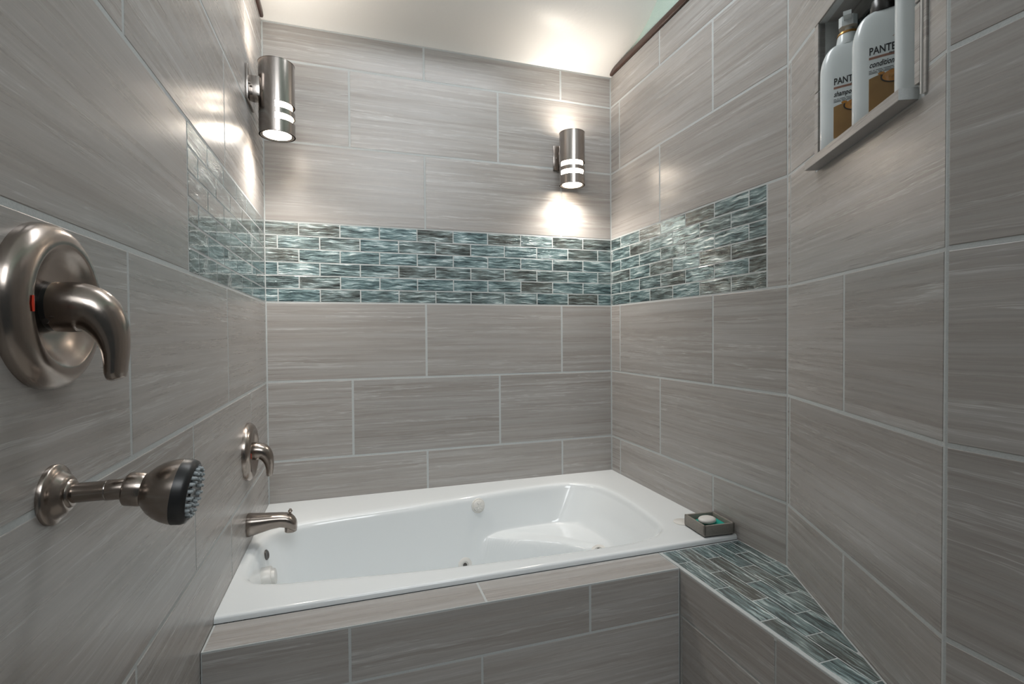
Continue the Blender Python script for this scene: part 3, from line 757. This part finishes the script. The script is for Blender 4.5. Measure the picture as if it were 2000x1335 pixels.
o = link('soap_bar', me); o.matrix_world = Matrix.Translation(sd.location + Vector((-0.36 * IN, -0.1 * IN, 1.42 * IN))) @ Matrix.Rotation(math.radians(24), 4, 'Z') @ Matrix.Rotation(math.radians(4), 4, 'Y')
tag(o, 'white oval soap bar resting in the dark soap dish', 'soap')

# ------------------------------------------------------------------ bottles in the niche
SILL = 11.13
def text_mesh(s, size, shear=0.0):
    c = bpy.data.curves.new('lettering', 'FONT'); c.body = s; c.size = size; c.shear = shear; c.resolution_u = 2; c.offset = size * 0.02
    ob = bpy.data.objects.new('lettering', c); COL.objects.link(ob)
    dg = bpy.context.evaluated_depsgraph_get(); me = bpy.data.meshes.new_from_object(ob.evaluated_get(dg))
    bpy.data.objects.remove(ob); bpy.data.curves.remove(c)
    return me
class Bottle:
    """oval bottle: local x across the label, y out of the label, z up (inches)"""
    def __init__(s, hw, hd): s.hw, s.hd, s.e = hw, hd, 3.0
    def front(s, x): return s.hd * max(0.0, 1 - (abs(x) / s.hw) ** s.e) ** (1 / s.e)
def build_bottle(name, label, sc_, ta, kind):
    s0, t0, rz = sc_
    root = empty(name, PA.pt(s0, SILL, t0)); tag(root, label, 'bottle', 'bottles in the shower niche')
    # outward label direction
    face = (T * math.cos(rz) + N * math.sin(rz)).normalized(); across = Zv.cross(face); across.normalize()
    mm = Matrix((across, face, Zv)).transposed().to_4x4(); mm.translation = root.location
    def put(bm, nm, m, parent=None, smooth_=True, ang=40):
        bmesh.ops.transform(bm, matrix=mm, verts=bm.verts[:])
        o = part(nm, bm, m, None, smooth_, ang)
        if parent is None: adopt(root, o)
        else: o.parent = parent; o.matrix_parent_inverse = Matrix.Identity(4)
        return o
    hw, hd, H, sh_, neck = ta
    B = Bottle(hw, hd); bm = bmesh.new(); seg = 64; rings = []
    prof = [(0.0, 0.0), (0.0, 0.90), (0.05, 0.96), (0.18, 1.0)] + [(z, 1.0) for z in (2, 4, H - sh_)]
    ns = 12
    for k in range(1, ns + 1):
        a = k / ns * math.pi / 2; prof.append((H - sh_ + sh_ * math.sin(a), neck / hw + (1 - neck / hw) * math.cos(a)))
    for z, f in prof:
        ring = []
        fd_ = f if z < 1 else max(f, 0) ** 0.6
        for i in range(seg):
            a = 2 * math.pi * i / seg; c, s_ = math.cos(a), math.sin(a)
            x = math.copysign(abs(c) ** (2 / 3.0), c) * hw * f; y = math.copysign(abs(s_) ** (2 / 3.0), s_) * min(hd * fd_, hd)
            if f < 0.55 and z > 1: y = y * 1.0
            ring.append(bm.verts.new(Vector((x, y, z)) * IN))
        rings.append(ring)
    for A_, B2 in zip(rings, rings[1:]):
        for i in range(seg): bm.faces.new((A_[i], A_[(i + 1) % seg], B2[(i + 1) % seg], B2[i]))
    bm.faces.new(rings[-1])
    bmesh.ops.remove_doubles(bm, verts=bm.verts[:], dist=1e-6)
    body = put(bm, 'bottle_body', M_bottle, ang=60)
    def wrap_quad(nm, m, x0, x1, z0f, z1f, h=0.012, par=body, nx=16, nz=1):
        bm = bmesh.new(); g_ = []
        for i in range(nx + 1):
            x = x0 + (x1 - x0) * i / nx; a, b = z0f(x), z1f(x); y = B.front(x) + h
            g_.append([bm.verts.new(Vector((x, y, a + (b - a) * j / nz)) * IN) for j in range(nz + 1)])
        for i in range(nx):
            for j in range(nz): bm.faces.new((g_[i][j], g_[i + 1][j], g_[i + 1][j + 1], g_[i][j + 1]))
        ret = bmesh.ops.solidify(bm, geom=bm.faces[:], thickness=0.008 * IN)
        return put(bm, nm, m, par)
    def lettering(txt, size, x, z, m, shear=0.0, sx=1.0, h=0.02):
        me = text_mesh(txt, size, shear)
        bm = bmesh.new(); bm.from_mesh(me); bpy.data.meshes.remove(me)
        for v in bm.verts:
            X_ = x + v.co.x * sx; v.co = Vector((X_, B.front(X_) + h, z + v.co.y)) * IN
        put(bm, 'lettering', m, body, False)
    if kind[0] != 'plain':
        xl = -hw * 0.47     # left edge of the printed panel as seen from the front
        k0 = H / 8.6
        # local x runs towards the viewer's left, so mirror
        flip = -1
        def fx_(x): return x
        lab_top = 3.35 * k0; lab_bot = 0.75 * k0; xr = hw * 0.82
        wrap_quad('gold_panel', M_gold, xl, xr, lambda x: lab_bot + 0.05 * (x - xl), lambda x: lab_top + 0.16 * math.sin((x - xl) * 1.9) * (1 if x < xl + 1.1 else 0.3))
        bm = bmesh.new(); cx_, cz_ = xl + 1.75, lab_top - 0.10
        bb = [];
        for i in range(36):
            a = 2 * math.pi * i / 36; X_ = cx_ + 0.95 * math.cos(a); bb.append(bm.verts.new(Vector((X_, B.front(X_) + 0.035, cz_ + 0.48 * math.sin(a))) * IN))
        bm.faces.new(bb); bmesh.ops.solidify(bm, geom=bm.faces[:], thickness=0.012 * IN); put(bm, 'amber_drop', M_amber, body, False)
        bm = bmesh.new(); rr_ = []
        for i in range(36):
            a = 2 * math.pi * i / 36; rr_.append([bm.verts.new(Vector((cx_ + e_ * math.cos(a), B.front(cx_ + e_ * math.cos(a)) + 0.045, cz_ + f_ * math.sin(a))) * IN) for e_, f_ in ((0.93, 0.46), (1.03, 0.54))])
        for i in range(36):
            if 0.08 < i / 36 < 0.42: continue
            a_, b_ = rr_[i], rr_[(i + 1) % 36]; bm.faces.new((a_[0], b_[0], b_[1], a_[1]))
        put(bm, 'drop_outline', M_darkcap, body, False)
        bm = bmesh.new(); dd = []
        for i in range(20):
            a = 2 * math.pi * i / 20; X_ = xl + 0.78 + 0.22 * math.cos(a); dd.append(bm.verts.new(Vector((X_, B.front(X_) + 0.03, lab_top + 0.24 + 0.10 * math.sin(a))) * IN))
        bm.faces.new(dd); put(bm, 'small_drop', M_amber, body, False)
        lettering('PRO-V', 0.34, cx_ - 0.55, cz_ - 0.12, M_goldring, h=0.05)
        lettering('PANTENE', 0.80, xl, 5.15 * k0, M_ink, sx=0.68)
        lettering('PRO-V', 0.17, xl + 1.25, 4.92 * k0, M_ink)
        wrap_quad('rose_bar', M_pink, xl, xr, lambda x: 4.80 * k0, lambda x: 4.98 * k0, h=0.010)
        lettering(kind[1], 0.62, xl, 4.18 * k0, M_ink, shear=0.35, sx=0.66)
        for q2, zq in enumerate((3.92, 3.80, 3.70)):
            x_a = xl
            for wq in ((0.18, 0.12, 0.4, 0.62, 0.5), (0.5, 0.34, 0.42, 0.6, 0.3), (0.55, 0.2, 0.6, 0.5, 0.3))[q2]:
                if x_a + wq < xr: wrap_quad('fine_print', M_greyink, x_a, x_a + wq, lambda x: zq * k0, lambda x: (zq + 0.045) * k0, nx=3)
                x_a += wq + 0.07
        lettering('40 FL OZ', 0.22, xl + 1.05, lab_bot + 0.22, M_ink, h=0.03)
        for q2 in range(3):
            x0 = xl + 1.45 + 0.12 * q2
            wrap_quad('swoosh', M_pink, x0, x0 + 0.95, lambda x: 6.15 * k0 - 0.17 * q2 + 0.85 * ((x - x0) / 0.95) ** 1.6 * 0.6, lambda x: 6.15 * k0 - 0.17 * q2 + 0.85 * ((x - x0) / 0.95) ** 1.6 * 0.6 + 0.10 * math.sin(math.pi * min(1, (x - x0) / 0.95 + 0.05)))
    if kind[-1] == 'pump':
        bm = bmesh.new(); lathe(bm, Vector((0, 0, H * IN)), Zv, [(-0.15, neck * 0.98), (0.05, neck * 0.98), (0.75, neck * 0.86), (0.85, neck * 0.82)], 40); put(bm, 'pump_collar', M_bottle)
        bm = bmesh.new(); lathe(bm, Vector((0, 0, H * IN)), Zv, [(0.80, neck * 0.84), (0.84, neck * 0.90), (1.0, neck * 0.86), (1.02, 0.3)], 40); put(bm, 'gold_ring', M_goldring)
        bm = bmesh.new(); lathe(bm, Vector((0, 0, H * IN)), Zv, [(0.9, 0.30), (1.9, 0.27)], 24); put(bm, 'pump_stem', M_bottle)
        bm = bmesh.new()
        prism(bm, [Vector((x * 0.8, y * 0.8, H + 1.5)) * IN for x, y in ((-0.86, -0.45), (-0.55, -0.8), (0.5, -0.8), (0.86, -0.4), (0.86, 0.45), (0.5, 0.8), (-0.55, 0.8), (-0.86, 0.45))], Zv * (0.85 * IN))
        add_box(bm, Vector((-0.30, 0.6, H + 1.95)) * IN, Vector((0.30, 1.5, H + 2.3)) * IN)
        put(bm, 'pump_head', M_bottle, ang=25)
    elif kind[-1] == 'cap':
        bm = bmesh.new(); lathe(bm, Vector((0, 0, H * IN)), Zv, [(-0.12, neck * 1.0), (0.1, neck * 1.02), (0.9, neck * 0.98), (1.0, neck * 0.9), (1.0, 0)], 40); put(bm, 'bottle_cap', M_darkcap)
    elif kind[-1] == 'white_cap':
        bm = bmesh.new(); lathe(bm, Vector((0, 0, H * IN)), Zv, [(-0.1, neck * 1.0), (0.9, neck * 0.98), (1.0, neck * 0.9), (1.0, 0)], 40); put(bm, 'bottle_cap', M_bottle)
    return root
FACE = math.radians(28)
build_bottle('shampoo_bottle', 'white shampoo bottle with pump top at the far end of the niche', (10.35, -1.15, FACE), (2.1, 1.15, 9.1, 2.3, 0.95), ('label', 'shampoo', 'pump'))
build_bottle('conditioner_bottle', 'white conditioner bottle with dark cap in the middle of the niche', (15.5, -1.4, FACE), (2.15, 1.15, 8.7, 2.4, 1.0), ('label', 'conditioner', 'cap'))
build_bottle('slim_bottle', 'plain slim white bottle at the near end of the niche', (20.35, -0.55, FACE), (1.0, 0.9, 10.2, 1.0, 0.6), ('plain', '', 'white_cap'))
